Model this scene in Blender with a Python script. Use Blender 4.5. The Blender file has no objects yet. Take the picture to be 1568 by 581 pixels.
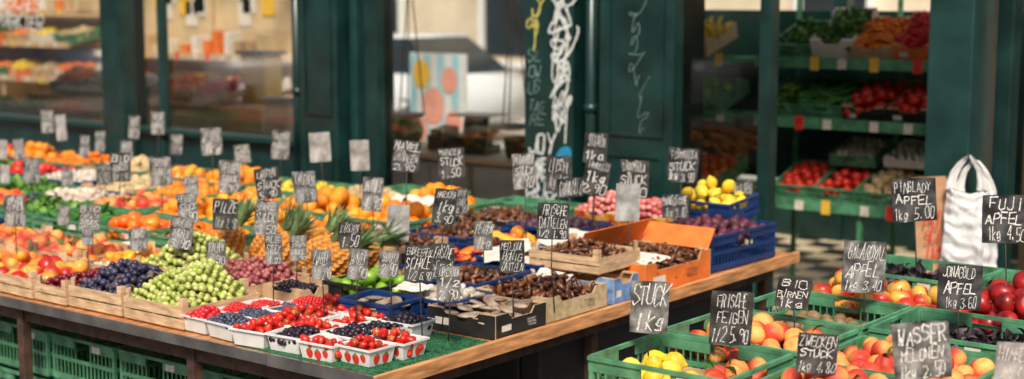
import bpy, math, random
import numpy as np
from mathutils import Vector, Matrix, noise
random.seed(7); rng=np.random.default_rng(7)
scene=bpy.context.scene; COL=scene.collection
scene.view_settings.view_transform='Standard'; scene.view_settings.look='None'; scene.view_settings.exposure=0

# ---------------------------------------------------------------- materials
def mat(name,c,rough=.6,metal=0,ns=8,na=.15,bump=0,bs=60,coat=0,attr=False,stretch=(1,1,1),c2=None,spec=.5):
    m=bpy.data.materials.new(name); m.use_nodes=True; nt=m.node_tree; N=nt.nodes; L=nt.links
    b=N['Principled BSDF']; b.inputs['Roughness'].default_value=rough; b.inputs['Metallic'].default_value=metal
    b.inputs['Coat Weight'].default_value=coat; b.inputs['Coat Roughness'].default_value=.15; b.inputs['Specular IOR Level'].default_value=spec
    tc=N.new('ShaderNodeTexCoord'); mp=N.new('ShaderNodeMapping'); mp.inputs['Scale'].default_value=stretch
    L.new(tc.outputs['Object'],mp.inputs['Vector'])
    n=N.new('ShaderNodeTexNoise'); n.inputs['Scale'].default_value=ns; n.inputs['Detail'].default_value=6; L.new(mp.outputs[0],n.inputs['Vector'])
    h=N.new('ShaderNodeHueSaturation')
    if c2 is not None:
        r=N.new('ShaderNodeMapRange'); r.inputs['From Min'].default_value=.38; r.inputs['From Max'].default_value=.64; L.new(n.outputs['Fac'],r.inputs['Value'])
        mx=N.new('ShaderNodeMix'); mx.data_type='RGBA'; mx.inputs[6].default_value=(*c,1); mx.inputs[7].default_value=(*c2,1); L.new(r.outputs[0],mx.inputs[0]); L.new(mx.outputs[2],h.inputs['Color'])
    elif attr:
        v=N.new('ShaderNodeVertexColor'); v.layer_name='Col'; L.new(v.outputs['Color'],h.inputs['Color'])
    else: h.inputs['Color'].default_value=(*c,1)
    mr=N.new('ShaderNodeMapRange'); mr.inputs['From Min'].default_value=.3; mr.inputs['From Max'].default_value=.7
    mr.inputs['To Min'].default_value=1-na; mr.inputs['To Max'].default_value=1+na; L.new(n.outputs['Fac'],mr.inputs['Value']); L.new(mr.outputs[0],h.inputs['Value'])
    L.new(h.outputs[0],b.inputs['Base Color'])
    rr=N.new('ShaderNodeMapRange'); rr.inputs['To Min'].default_value=max(0,rough-.12); rr.inputs['To Max'].default_value=min(1,rough+.12); L.new(n.outputs['Fac'],rr.inputs['Value']); L.new(rr.outputs[0],b.inputs['Roughness'])
    if bump:
        n2=N.new('ShaderNodeTexNoise'); n2.inputs['Scale'].default_value=bs; n2.inputs['Detail'].default_value=4; L.new(mp.outputs[0],n2.inputs['Vector'])
        bp=N.new('ShaderNodeBump'); bp.inputs['Strength'].default_value=bump; bp.inputs['Distance'].default_value=.004; L.new(n2.outputs['Fac'],bp.inputs['Height']); L.new(bp.outputs[0],b.inputs['Normal'])
    return m
def checker(name,c1,c2,sc):
    m=mat(name,c1,.35,ns=3,na=.2); nt=m.node_tree; ck=nt.nodes.new('ShaderNodeTexChecker'); ck.inputs['Scale'].default_value=sc
    tc=nt.nodes.new('ShaderNodeTexCoord'); ck.inputs['Color1'].default_value=(*c1,1); ck.inputs['Color2'].default_value=(*c2,1)
    nt.links.new(tc.outputs['Object'],ck.inputs['Vector']); nt.links.new(ck.outputs[0],nt.nodes['Hue/Saturation/Value'].inputs['Color']); return m
def glassmat(name,ior,tint=(.93,.97,.94)):
    m=bpy.data.materials.new(name); m.use_nodes=True; nt=m.node_tree; N=nt.nodes; L=nt.links; N.clear()
    o=N.new('ShaderNodeOutputMaterial'); t=N.new('ShaderNodeBsdfTransparent'); t.inputs[0].default_value=(*tint,1); g=N.new('ShaderNodeBsdfGlossy'); g.inputs['Roughness'].default_value=.03
    fr=N.new('ShaderNodeFresnel'); fr.inputs[0].default_value=ior; mx=N.new('ShaderNodeMixShader'); L.new(fr.outputs[0],mx.inputs[0]); L.new(t.outputs[0],mx.inputs[1]); L.new(g.outputs[0],mx.inputs[2]); L.new(mx.outputs[0],o.inputs[0]); return m
G=(.006,.031,.028)
mt={}
mt['green_paint']=mat('green_paint',G,.33,ns=5,na=.45,bump=.25,bs=25,coat=.25)
mt['green_paint2']=mat('green_paint_light',(.009,.042,.038),.4,ns=6,na=.3,bump=.2,bs=30)
mt['gcrate']=mat('green_plastic',(.085,.27,.14),.48,ns=14,na=.45,bump=.1,bs=90)
mt['bcrate']=mat('blue_plastic',(.008,.04,.16),.4,ns=14,na=.3)
mt['kcrate']=mat('black_plastic',(.012,.014,.015),.45,na=.3)
mt['wood']=mat('pale_wood',(.6,.41,.24),.65,ns=5,na=.35,stretch=(3,3,14),bump=.3,bs=30)
mt['tablewood']=mat('table_wood',(.5,.22,.08),.5,ns=4,na=.45,stretch=(10,1,10),bump=.4,bs=20)
mt['edgewood']=mat('edge_wood',(.6,.28,.11),.5,ns=6,na=.5,stretch=(10,1.2,10),bump=.3,bs=20)
mt['card']=mat('cardboard',(.55,.36,.2),.8,ns=20,na=.2,bump=.1)
mt['cardw']=mat('white_card',(.74,.7,.62),.7,ns=15,na=.1)
mt['cardo']=mat('orange_card',(.8,.19,.03),.6,ns=15,na=.2)
mt['cardb']=mat('blue_card',(.16,.3,.56),.6,ns=30,na=.4)
mt['cardk']=mat('black_card',(.02,.02,.02),.5,ns=20,na=.3)
mt['cardp']=mat('patterned_card',(.6,.5,.3),.7,ns=45,na=.1,c2=(.38,.3,.16))
mt['cardr']=mat('red_yellow_card',(.7,.04,.02),.5,ns=22,na=.1,c2=(.88,.55,.05))
mt['white']=mat('white_plastic',(.74,.74,.72),.4,ns=20,na=.1)
mt['ink']=mat('printed_ink',(.12,.09,.07),.6,ns=30,na=.3)
mt['red']=mat('red_print',(.72,.03,.02),.5,ns=30,na=.2)
mt['leafp']=mat('green_print',(.06,.3,.04),.5,ns=30,na=.2)
mt['turf']=mat('artificial_turf',(.025,.15,.06),.95,ns=60,na=.6,bump=1,bs=350)
mt['steel']=mat('steel',(.4,.39,.38),.35,1,ns=10,na=.3)
mt['stake']=mat('dark_stake',(.07,.065,.06),.5,.6,ns=10,na=.3)
mt['rust']=mat('rusty_steel',(.09,.05,.035),.7,.3,ns=20,na=.5)
mt['board']=mat('slate_board',(.012,.013,.014),.6,ns=17,na=.4,c2=(.07,.07,.068),spec=.3)
mt['board2']=mat('glare_slate_board',(.055,.055,.053),.75,ns=19,na=.4,c2=(.23,.23,.22),spec=.3)  # slate with sky glare put into its colour as grey, mottled by noise
mt['board3']=mat('pale_glare_slate_board',(.22,.22,.21),.8,ns=16,na=.3,c2=(.38,.38,.36))  # palest slate, stronger sky glare painted into the base colour
mt['chalk']=mat('chalk',(.62,.62,.59),.95,ns=260,na=.7)
mt['paintw']=mat('white_spray_paint',(.6,.64,.62),.7,ns=60,na=.3)
mt['painty']=mat('yellow_spray_paint',(.5,.46,.12),.7,ns=60,na=.3)
mt['paintb']=mat('blue_spray_paint',(.02,.25,.45),.6,ns=60,na=.2)
mt['paintg']=mat('faded_grey_paint',(.14,.24,.22),.7,ns=60,na=.3)
mt['cream']=mat('cream_wall',(.62,.47,.27),.7,ns=3,na=.2)
mt['creamw']=mat('counter_laminate',(.8,.68,.48),.45,ns=3,na=.12)
mt['ceil']=mat('ceiling_paint',(.78,.77,.73),.8,ns=3,na=.05)
mt['plaster']=mat('pale_plaster',(.66,.55,.4),.85,ns=1.5,na=.15)
mt['stone']=mat('stone_facade',(.5,.44,.36),.85,ns=2,na=.2)
mt['dark']=mat('dark_glass',(.02,.03,.035),.08,ns=2,na=.3)
mt['ground']=mat('asphalt_paving',(.16,.155,.15),.8,ns=1.2,na=.35,bump=.4,bs=40)
mt['pave']=mat('pale_paving',(.42,.39,.35),.75,ns=2,na=.2,bump=.2,bs=20)
mt['check']=checker('chequered_floor',(.72,.6,.38),(.02,.02,.02),4.2)
mt['carw']=mat('white_car_paint',(.75,.78,.8),.25,ns=2,na=.04,coat=.6)
mt['carb']=mat('blue_car_paint',(.1,.3,.5),.25,ns=2,na=.04,coat=.6)
mt['rubber']=mat('rubber',(.015,.015,.015),.8)
mt['yellow']=mat('yellow_card',(.85,.5,.05),.5,ns=20,na=.08)
mt['rope']=mat('rope',(.4,.33,.22),.9,ns=90,na=.4)
mt['bag']=mat('thin_white_plastic',(.7,.7,.69),.42,ns=12,na=.06,bump=.8,bs=45)
mt['paper']=mat('kraft_paper',(.48,.27,.14),.75,ns=12,na=.2,bump=.3,bs=14)
mt['papers']=mat('papers',(.72,.68,.58),.8,ns=40,na=.2)
mt['wrap']=mat('wrapping_paper',(.7,.65,.56),.7,ns=20,na=.15,bump=.3,bs=60)
mt['cyan']=mat('cyan_print',(.35,.6,.68),.6,na=.1); mt['pink']=mat('pink_print',(.78,.34,.25),.6,na=.1)
mt['bowl']=mat('brown_wicker',(.12,.05,.025),.7,ns=60,na=.5)
mt['fg']=mat('fruit_glossy',(1,1,1),.38,ns=35,na=.25,attr=True,coat=.1)
mt['fm']=mat('fruit_matte',(1,1,1),.55,ns=40,na=.22,attr=True,bump=.2,bs=160)
mt['fw']=mat('berry_waxy',(1,1,1),.42,ns=70,na=.28,attr=True)
mt['fl']=mat('leaf_green',(1,1,1),.55,ns=40,na=.35,attr=True)
mt['glass']=glassmat('window_glass',2.2); mt['glass2']=glassmat('clear_glass',1.5)

# ---------------------------------------------------------------- mesh builder
class MB:
    def __init__(s): s.V=[];s.F=[];s.M=[];s.C=[];s.n=0;s.S=[]
    def add(s,v,f,m=0,c=None,smooth=False):
        v=np.asarray(v,float); o=s.n; s.V.append(v); s.n+=len(v)
        s.F.extend([tuple(i+o for i in q) for q in f]); s.M.extend([m]*len(f)); s.S.extend([smooth]*len(f))
        if c is None: c=np.ones((len(v),3))
        c=np.asarray(c,float)
        if c.ndim==1: c=np.tile(c,(len(v),1))
        s.C.append(c)
    def box(s,x0,x1,y0,y1,z0,z1,m=0,R=None,T=None):
        v=np.array([[x,y,z] for z in(z0,z1) for y in(y0,y1) for x in(x0,x1)],float)
        if R is not None: v=v@np.array(R).T
        if T is not None: v=v+np.array(T)
        s.add(v,[(0,2,3,1),(4,5,7,6),(0,1,5,4),(1,3,7,5),(3,2,6,7),(2,0,4,6)],m)
    def tube(s,pts,r,m=0,n=8,rs=None,c=None):
        pts=[Vector(p) for p in pts]; v=[];f=[]
        for i,p in enumerate(pts):
            d=(pts[min(i+1,len(pts)-1)]-pts[max(i-1,0)]).normalized()
            a=d.orthogonal().normalized() if abs(d.z)>.9 else d.cross(Vector((0,0,1))).normalized(); b=d.cross(a)
            if abs(d.z)>.9: a=Vector((1,0,0)); b=d.cross(a).normalized(); a=b.cross(d)
            rr=rs[i] if rs else r
            for k in range(n):
                t=2*math.pi*k/n; v.append(p+a*rr*math.cos(t)+b*rr*math.sin(t))
        for i in range(len(pts)-1):
            for k in range(n): f.append((i*n+k,i*n+(k+1)%n,(i+1)*n+(k+1)%n,(i+1)*n+k))
        f.append(tuple(range(n))[::-1]); f.append(tuple((len(pts)-1)*n+k for k in range(n)))
        s.add([tuple(q) for q in v],f,m,c,True)
    def mesh(s,name,mats,cols=False):
        me=bpy.data.meshes.new(name); V=np.concatenate(s.V); me.from_pydata(V.tolist(),[],s.F)
        for k in mats: me.materials.append(mt[k])
        me.polygons.foreach_set('material_index',s.M); me.polygons.foreach_set('use_smooth',s.S)
        if cols:
            a=me.color_attributes.new('Col','FLOAT_COLOR','POINT'); Cc=np.concatenate(s.C); Cc=np.hstack([Cc,np.ones((len(Cc),1))]); a.data.foreach_set('color',Cc.ravel())
        me.update(); return me
def obj(name,me,loc=(0,0,0),rot=(0,0,0),parent=None,bevel=0):
    o=bpy.data.objects.new(name,me); COL.objects.link(o); o.location=loc; o.rotation_euler=rot
    if parent: o.parent=parent
    if bevel and me:
        b=o.modifiers.new('bevel','BEVEL'); b.width=bevel; b.segments=2; b.limit_method='ANGLE'
    return o
def lathe(prof,n=12):
    v=[];f=[]
    for r,z in prof:
        for k in range(n): t=2*math.pi*k/n; v.append((r*math.cos(t),r*math.sin(t),z))
    for i in range(len(prof)-1):
        for k in range(n): f.append((i*n+k,i*n+(k+1)%n,(i+1)*n+(k+1)%n,(i+1)*n+k))
    return np.array(v),f
# ---------------------------------------------------------------- fruit templates (unit radius)
def T_sphere(n=12,m=8):
    return lathe([(max(.001,math.sin(math.pi*i/m)),-math.cos(math.pi*i/m)) for i in range(m+1)],n)+(None,)
def T_apple(n=18):
    P=[]
    for i in range(14):
        t=math.pi*i/13; r=math.sin(t)**.85 if i not in(0,13) else 0; z=-math.cos(t)*.9; r*=1+.1*(-math.cos(t))
        z+= -.42*math.exp(-(r/.3)**2) if t>math.pi/2 else .2*math.exp(-(r/.25)**2)
        P.append((max(r,.001),z))
    v,f=lathe(P,n); nb=len(v)
    w=np.array([[x,y,z] for z in(.35,1.0) for y in(-.035,.035) for x in(-.035,.035)])
    v=np.vstack([v,w]); f=f+[tuple(i+nb for i in q) for q in[(0,1,5,4),(1,3,7,5),(3,2,6,7),(2,0,4,6),(4,5,7,6)]]
    return v,f,(nb,(.08,.045,.02))
def T_ell(sx,sy,sz,n=10,m=7):
    v,f,_=T_sphere(n,m); return v*np.array([sx,sy,sz]),f,None
def T_lemon():
    P=[(.001,-1.3),(.18,-1.22),(.35,-1.0),(.8,-.62),(.98,-.1),(.92,.35),(.6,.82),(.25,1.08),(.15,1.25),(.001,1.3)]
    v,f=lathe(P,12); return v,f,None
def T_peach():
    v,f,_=T_sphere(16,10); v=v.copy(); a=np.arctan2(v[:,1],v[:,0]); rr=np.hypot(v[:,0],v[:,1])
    k=1-.12*np.exp(-(a/.22)**2)*rr; v[:,0]*=k; v[:,1]*=k; v[:,2]-=.22*np.exp(-(rr/.25)**2)*(v[:,2]>0); return v,f,None
def T_straw():
    P=[(.001,-1.25),(.4,-.95),(.75,-.4),(.95,.1),(.85,.5),(.4,.75),(.001,.78)]
    v,f=lathe(P,9); nb=len(v); vv=[];ff=[]
    for k in range(5):
        t=2*math.pi*k/5; c,s=math.cos(t),math.sin(t); a=len(vv)+nb
        vv+=[(-s*.2,c*.2,.8),(s*.2,-c*.2,.8),(c*1.0,s*1.0,.62)]; ff.append((a,a+1,a+2))
    vv+= [(0,0,.8)]
    return np.vstack([v,vv]),f+ff,(nb,(.08,.3,.03))
def T_carrot():
    P=[(.001,-3),(.25,-2.6),(.6,-.5),(.85,1.5),(.7,2.0),(.001,2.1)]; v,f=lathe(P,9); return v,f,None
def T_pepper():
    v,f,_=T_sphere(16,9); a=np.arctan2(v[:,1],v[:,0]); k=1+.12*np.cos(4*a); v=v.copy(); v[:,0]*=k; v[:,1]*=k; v[:,2]*=1.15; v[:,2]-=.35*np.exp(-((v[:,0]**2+v[:,1]**2)/.12))*(v[:,2]>0)
    return v,f,None
def T_banana():
    m=MB(); pts=[(math.sin(t)*3.2,0,-math.cos(t)*3.2+3.2) for t in np.linspace(-.75,.75,9)]; m.tube(pts,.6,n=8,rs=[.15,.45,.62,.68,.7,.68,.62,.42,.15]); return np.concatenate(m.V),m.F,None
def T_leaf():
    v=[];f=[]
    for i,(y,w,z) in enumerate([(0,.12,0),(.5,.5,.25),(1.1,.6,.4),(1.7,.4,.3),(2.1,.05,.05)]):
        v+=[(-w,y,z+w*.35),(0,y,z),(w,y,z+w*.35)]
        if i: a=(i-1)*3; f+=[(a,a+1,a+4,a+3),(a+1,a+2,a+5,a+4)]
    return np.array(v,float),f,None
def T_rasp():
    v,f,_=T_sphere(12,8); v=v.copy(); a=np.arctan2(v[:,1],v[:,0]); k=1+.1*np.cos(6*a)*np.cos(v[:,2]*9); v*=k[:,None]; v[:,2]*=1.15; return v,f,None
S,SL=T_sphere(14,9),T_sphere(8,6); LEAF=T_leaf()
FR={
'oranges':(S,.04,(.88,.24,.006),(.92,.36,.015),'fm',1,.08,2,.97),
'mandarins':(S,.031,(.88,.18,.006),(.9,.3,.015),'fm',1,.06,2,.97),
'persimmons':(T_ell(1,1,.8,14,8),.04,(.86,.14,.008),(.88,.27,.015),'fg',0,.06,2,.98),
'lemons':(T_lemon(),.03,(.88,.58,.02),(.86,.66,.06),'fm',1,.05,2,1.1),
'mangos':(T_ell(.9,.8,1.25,12,8),.034,(.92,.48,.015),(.86,.24,.015),'fg',1,.06,2,1.05),
'apricots':(T_peach(),.027,(.9,.4,.05),(.78,.12,.02),'fm',1,.035,2,.98),
'peaches':(T_peach(),.036,(.88,.4,.1),(.66,.06,.03),'fm',1,.04,2,.98),
'nectarines':(T_peach(),.035,(.84,.38,.05),(.52,.02,.015),'fg',1,.04,2,.98),
'bicolour_apples':(T_apple(),.042,(.8,.46,.08),(.6,.035,.02),'fg',.5,.06,2,1.0),
'red_apples':(T_apple(),.043,(.46,.018,.014),(.2,.008,.01),'fg',.5,.06,2,1.0),
'green_grapes':(T_ell(.95,.95,1.15,9,7),.0135,(.36,.44,.08),(.56,.58,.2),'fw',1,.13,3,.98),
'dark_grapes':(T_ell(.95,.95,1.1,9,7),.0145,(.02,.022,.05),(.08,.07,.13),'fw',1,.09,3,.98),
'red_grapes':(SL,.0135,(.22,.03,.045),(.45,.14,.13),'fw',1,.09,3,.98),
'limes':(T_lemon(),.028,(.16,.36,.02),(.28,.48,.05),'fg',1,.05,2,1.05),
'cherries':(SL,.012,(.14,.006,.012),(.22,.01,.015),'fg',1,.03,2,1),
'dates':(T_ell(.5,.5,1.2,8,6),.021,(.05,.016,.008),(.2,.07,.025),'fg',1,.03,3,.8),
'figs':(T_ell(1,1,1.1,10,7),.024,(.035,.015,.03),(.1,.04,.06),'fm',1,.03,2,1),
'garlic':(T_ell(1,1,.85,10,7),.026,(.72,.64,.5),(.68,.54,.44),'fm',1,.04,2,1),
'potatoes':(T_ell(1,.85,1.3,10,7),.028,(.55,.4,.2),(.6,.45,.25),'fm',1,.04,2,1),
'mushrooms':(T_ell(1,1,.75,10,6),.02,(.7,.65,.56),(.54,.45,.35),'fm',1,.03,2,1),
'tomatoes':(T_ell(1,1,.85,12,8),.034,(.62,.018,.01),(.7,.05,.02),'fg',1,.04,2,1),
'raspberries':(T_rasp(),.0085,(.62,.012,.02),(.72,.03,.05),'fw',1,.012,2,.95),
'red_currants':(SL,.0065,(.64,.01,.01),(.58,.02,.02),'fg',1,.012,3,.95),
'strawberries':(T_straw(),.0125,(.7,.03,.012),(.58,.015,.01),'fg',1,.014,2,1.05),
'blackberries':(T_rasp(),.009,(.01,.008,.018),(.03,.015,.03),'fw',1,.012,2,.95),
'blueberries':(SL,.0065,(.035,.04,.08),(.09,.1,.15),'fw',1,.006,2,.95),
'plums':(T_ell(.9,.9,1.1,10,7),.024,(.07,.015,.03),(.15,.03,.05),'fm',1,.03,2,1),
'carrots':(T_carrot(),.014,(.85,.2,.01),(.88,.28,.02),'fm',2,.04,3,1.3),
'salad_greens':(LEAF,.028,(.06,.19,.02),(.16,.33,.05),'fl',1,.05,3,.6),
'cucumbers':(T_ell(.6,.6,4,9,9),.028,(.03,.13,.02),(.06,.2,.03),'fg',2,.03,2,1.1),
'eggs':(T_ell(1,1,1.25,10,7),.021,(.8,.77,.7),(.8,.75,.68),'fm',0,.0,1,1.1),
'kiwis':(T_ell(.9,.9,1.15,10,7),.024,(.2,.13,.05),(.26,.17,.08),'fm',1,.03,2,1),
'peppers':(T_pepper(),.034,(.72,.03,.01),(.87,.25,.02),'fg',1,.05,2,1.1),
'green_peppers':(T_pepper(),.034,(.06,.22,.02),(.14,.33,.03),'fg',1,.05,2,1.1),
'bananas':(T_banana(),.02,(.88,.62,.05),(.82,.64,.08),'fm',2,.05,2,1.6),
'chillies':(T_ell(.5,.5,2.2,7,7),.014,(.65,.012,.01),(.7,.03,.02),'fg',1,.03,3,.9),
'dried_slices':(T_ell(1.2,1.0,.25,10,5),.03,(.25,.17,.12),(.45,.36,.26),'fm',.6,.02,3,.8),
'dark_leaves':(LEAF,.026,(.03,.02,.025),(.08,.06,.07),'fl',1,.03,3,.6),
'mixed_peppers':(T_pepper(),.03,(.85,.17,.015),(.88,.5,.03),'fg',1,.05,2,1.1),
'lychees':(SL,.015,(.62,.1,.1),(.76,.35,.3),'fm',1,.04,2,1),
'orange_packets':(T_ell(1.5,1,.35,10,5),.028,(.86,.23,.015),(.74,.06,.02),'fg',.6,.02,2,1.2),
}
def rotm(mode):
    if mode==1: q=rng.normal(size=4); q/=np.linalg.norm(q)
    else:
        a=rng.uniform(0,6.28); yaw=np.array([math.cos(a/2),0,0,math.sin(a/2)])
        if mode==2: a=rng.normal(0,.18)+1.5708; yaw=np.array([math.cos(a/2),0,math.sin(a/2),0])
        ax=rng.normal(size=3); ax[2]=0; ax/=np.linalg.norm(ax)+1e-9; t=rng.normal(0,.7 if mode==.5 else .25)/2
        w1,x1,y1,z1=math.cos(t),*(ax*math.sin(t)); w2,x2,y2,z2=yaw
        q=np.array([w1*w2-x1*x2-y1*y2-z1*z2,w1*x2+x1*w2+y1*z2-z1*y2,w1*y2-x1*z2+y1*w2+z1*x2,w1*z2+x1*y2-y1*x2+z1*w2])
    w,x,y,z=q
    return np.array([[1-2*(y*y+z*z),2*(x*y-z*w),2*(x*z+y*w)],[2*(x*y+z*w),1-2*(x*x+z*z),2*(y*z-x*w)],[2*(x*z-y*w),2*(y*z+x*w),1-2*(x*x+y*y)]])
def pile(mb,fr,w,d,z0,H=None,ox=0,oy=0,fill=1.0):
    (v,f,ov),r,c1,c2,m,mode,hp,layers,sp=FR[fr]; H=(hp if H is None else H)*random.uniform(.7,1.2)
    c1=np.array(c1);c2=np.array(c2); r=r*random.uniform(.93,1.06); step=2*r*sp; W=w/2-r*.7; D=d/2-r*.7; seed=rng.uniform(0,100)
    nrm=v/(np.linalg.norm(v,axis=1,keepdims=True)+1e-6); px,py=random.uniform(-.3,.3),random.uniform(-.3,.3); tops=[]
    for L in range(layers):
        ny=max(1,int(2*D/(step*.88))+1)
        for j in range(ny):
            y=-D+(j+.5*(L%2))*step*.88 if ny>1 else 0
            nx=max(1,int(2*W/step)+1)
            for i in range(nx):
                x=-W+(i+.5*((j+L)%2))*step
                if abs(x)>W+r*.3 or abs(y)>D+r*.3: continue
                if L==0 and random.random()>fill*(.96 if r>.02 else 1): continue
                X=x/max(W,.01); Y=y/max(D,.01); X=X+px*(1-X*X); Y=Y+py*(1-Y*Y)
                hh=max(0,1-abs(X)**2.4)*max(0,1-abs(Y)**2.4)
                z=z0+H*hh+noise.noise(Vector((x*14+seed,y*14,seed)))*r*(2.6 if r<.016 else 1.1)-L*r*1.35
                if L and z<z0-3*r: continue
                p=np.array([x+rng.normal(0,r*.2)+ox,y+rng.normal(0,r*.2)+oy,z])
                if L==0: tops.append(p)
                R=rotm(mode)@np.diag(np.ones(3)*r*rng.uniform(.84,1.1))@np.diag(rng.uniform(.95,1.05,3))
                k=rng.uniform(0,1); dr=rng.normal(size=3); dr/=np.linalg.norm(dr)
                tt=np.clip(.5+1.1*(nrm@dr)+(k-.5)*1.0,0,1)[:,None]; cc=(c1*(1-tt)+c2*tt)*rng.uniform(.78,1.1)
                if ov: cc=cc.copy(); cc[ov[0]:]=ov[1]
                mb.add(v@R.T+p,f,0,np.clip(cc,0,1),True)
    if fr in('mandarins','oranges','lemons','limes','peaches') and len(tops)>6:
        for k in range(5):
            p=random.choice(tops)+np.array([0,0,r*.8]); R=rotm(.5)*.022; mb.add(LEAF[0]@R.T+p,LEAF[1],0,(.05,.17,.03),True)
    if 'grapes' in fr:
        for k in range(18):
            p=random.choice(tops); a=random.uniform(0,6.28); q=p+np.array([math.cos(a)*.04,math.sin(a)*.04,.012]); mb.tube([p+np.array([0,0,.008]),(p+q)/2+np.array([0,0,.016]),q],.0016,0,5,c=(.25,.2,.06))
# ---------------------------------------------------------------- containers
cache={}
def crate_mesh(kind,w,d,h):
    key=(kind,round(w,3),round(d,3),round(h,3))
    if key in cache: return cache[key]
    b=MB(); W,D=w/2,d/2; mats=['gcrate']
    if kind in('green','blue','black'):
        mats=[{'green':'gcrate','blue':'bcrate','black':'kcrate'}[kind],'papers']
        b.box(-W+.004,W-.004,-D+.004,D-.004,.0,.006)
        for a in(0,1):
            LW,LD=(W,D) if a==0 else (D,W)
            for sgn in(-1,1):
                def bx(u0,u1,t0,t1,z0,z1,mm=0):
                    o0,o1=sorted((sgn*(LD-t0),sgn*(LD-t1)))
                    if a==0: b.box(u0,u1,o0,o1,z0,z1,mm)
                    else: b.box(o0,o1,u0,u1,z0,z1,mm)
                e=.0 if a==0 else .012
                bx(-LW+e,LW-e,-.005,.008,h-.012,h)
                bx(-LW+e,LW-e,.001,.008,.006,.03)
                bx(-LW+e,LW-e,.002,.007,h*.5-.008,h*.5+.008)
                g=min(.05,LW*.3)
                bx(-LW+e,-g,.001,.008,h-.045,h-.013); bx(g,LW-e,.001,.008,h-.045,h-.013)
                if a==0 and sgn<0 and h>.12: bx(g+.02,g+.07,-.0006,.0008,h-.042,h-.016,1)
                n=max(4,int(2*LW/.026))
                for i in range(n+1):
                    u=-LW+.008+(2*LW-.016)*i/n
                    if abs(u)<g*.9: 
                        bx(u-.0025,u+.0025,.0025,.0065,.03,h*.5)
                    else: bx(u-.0025,u+.0025,.0025,.0065,.03,h-.045)
        for sx in(-1,1):
            for sy in(-1,1):
                x0,x1=sorted((sx*(W-.001),sx*(W-.016))); y0,y1=sorted((sy*(D-.001),sy*(D-.016))); b.box(x0+.0005,x1-.0005,y0+.0005,y1-.0005,.007,h-.0125)
    elif kind=='wood':
        mats=['wood','ink']; b.box(-W+.006,W-.006,-D+.006,D-.006,0,.005)
        for sy in(-1,1):
            y0,y1=sorted((sy*D,sy*(D-.005))); b.box(-W,W,y0,y1,.006,h*.46); b.box(-W,W,y0,y1,h*.54,h)
        for sx in(-1,1):
            x0,x1=sorted((sx*(W-.001),sx*(W-.006))); b.box(x0,x1,-D+.0055,D-.0055,.006,h-.004)
            for sy in(-1,1):
                x=sx*(W-.007);y=sy*(D-.006);q=.025
                v=[(x,y,.006),(x-sx*q,y,.006),(x,y-sy*q,.006),(x,y,h+.03),(x-sx*q,y,h+.03),(x,y-sy*q,h+.03)]
                b.add(v,[(0,1,2),(3,4,5),(0,1,4,3),(1,2,5,4),(2,0,3,5)],0)
        if random.random()<.4: lettering(b,['ASTA'],W*.5,h*.22,-D-.0008,1,cz=h*.77,cx=W*.3)
    else:
        pm={'card':'card','pcard':'cardp','kcard':'cardk','bcard':'cardb','ocard':'cardo','rcard':'cardr','wcard':'cardw'}[kind]
        mats=[pm,'card' if kind!='wcard' else 'cardw','cardw','ink' if kind!='kcard' else 'cardw']
        t=.005; b.box(-W+t,W-t,-D+t,D-t,0,.005,1)
        for a in(0,1):
            LW,LD=(W,D) if a==0 else (D-t-.0004,W)
            for sgn in(-1,1):
                hl=h*(.8 if a==0 else .72); c=.07 if LW>.12 else .04
                prof=[(-LW,0),(LW,0),(LW,h),(LW-c,h),(LW-c-.02,hl),(-LW+c+.02,hl),(-LW+c,h),(-LW,h)]
                o,i=sgn*LD,sgn*(LD-t); vo=[];vi=[]
                for u,z in prof: vo.append((u,o,z) if a==0 else (o,u,z)); vi.append((u,i,z) if a==0 else (i,u,z))
                n=len(prof); quads=[(0,1,4,5),(1,2,3,4),(5,6,7,0)]
                b.add(vo,quads,0); b.add(vi,[q[::-1] for q in quads],1)
                b.add(vo+vi,[(k,(k+1)%n,(k+1)%n+n,k+n) for k in range(n)],1)
        for sx in(-1,1):
            for sy in(-1,1):
                x0,x1=sorted((sx*(W-t-.0005),sx*(W-t-.06))); y0,y1=sorted((sy*(D-t-.0005),sy*(D-t-.02))); b.box(x0,x1,y0,y1,h-.005,h-.001,1)
        if kind in('kcard','ocard','bcard'):
            b.box(-W*.75,-W*.35,-D-.001,-D+.001,h*.3,h*.6,2); b.box(W-.001,W+.001,-D*.75,-D*.4,h*.25,h*.5,2)
        if kind!='card':
            t2=MB()
            for r0 in range(3): lettering(t2,[''.join(random.choice('ABCDEINORST') for _ in range(9))],D*.4,h*.1,-.0008,3,cx=D*.4,cz=h*(.25+.12*r0))
            q=np.concatenate(t2.V); b.add(np.stack([W-q[:,1],q[:,0],q[:,2]],1),t2.F,3)
    me=b.mesh(kind+'_crate_mesh',mats); cache[key]=me; return me
def crate(x,y,w,d,h,kind,fr,z=.804,yaw=None,tilt=0,H=None,fill=1,name=None,drop=0):
    yaw=rng.normal(0,.032) if yaw is None else yaw
    if tilt: z+=math.sin(tilt)*d/2
    o=obj(name or ('crate_of_'+fr if fr else 'empty_crate'),crate_mesh(kind,w,d,h),(x,y,z),(tilt,0,yaw))
    if fr:
        b=MB(); r=FR[fr][1]; big=r>.02
        pile(b,fr,w-.02,d-.02,h-drop-(r*.9 if big else .012),H,fill=fill)
        obj(fr,b.mesh(fr,[FR[fr][4]],True),parent=o)
    return o
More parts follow.
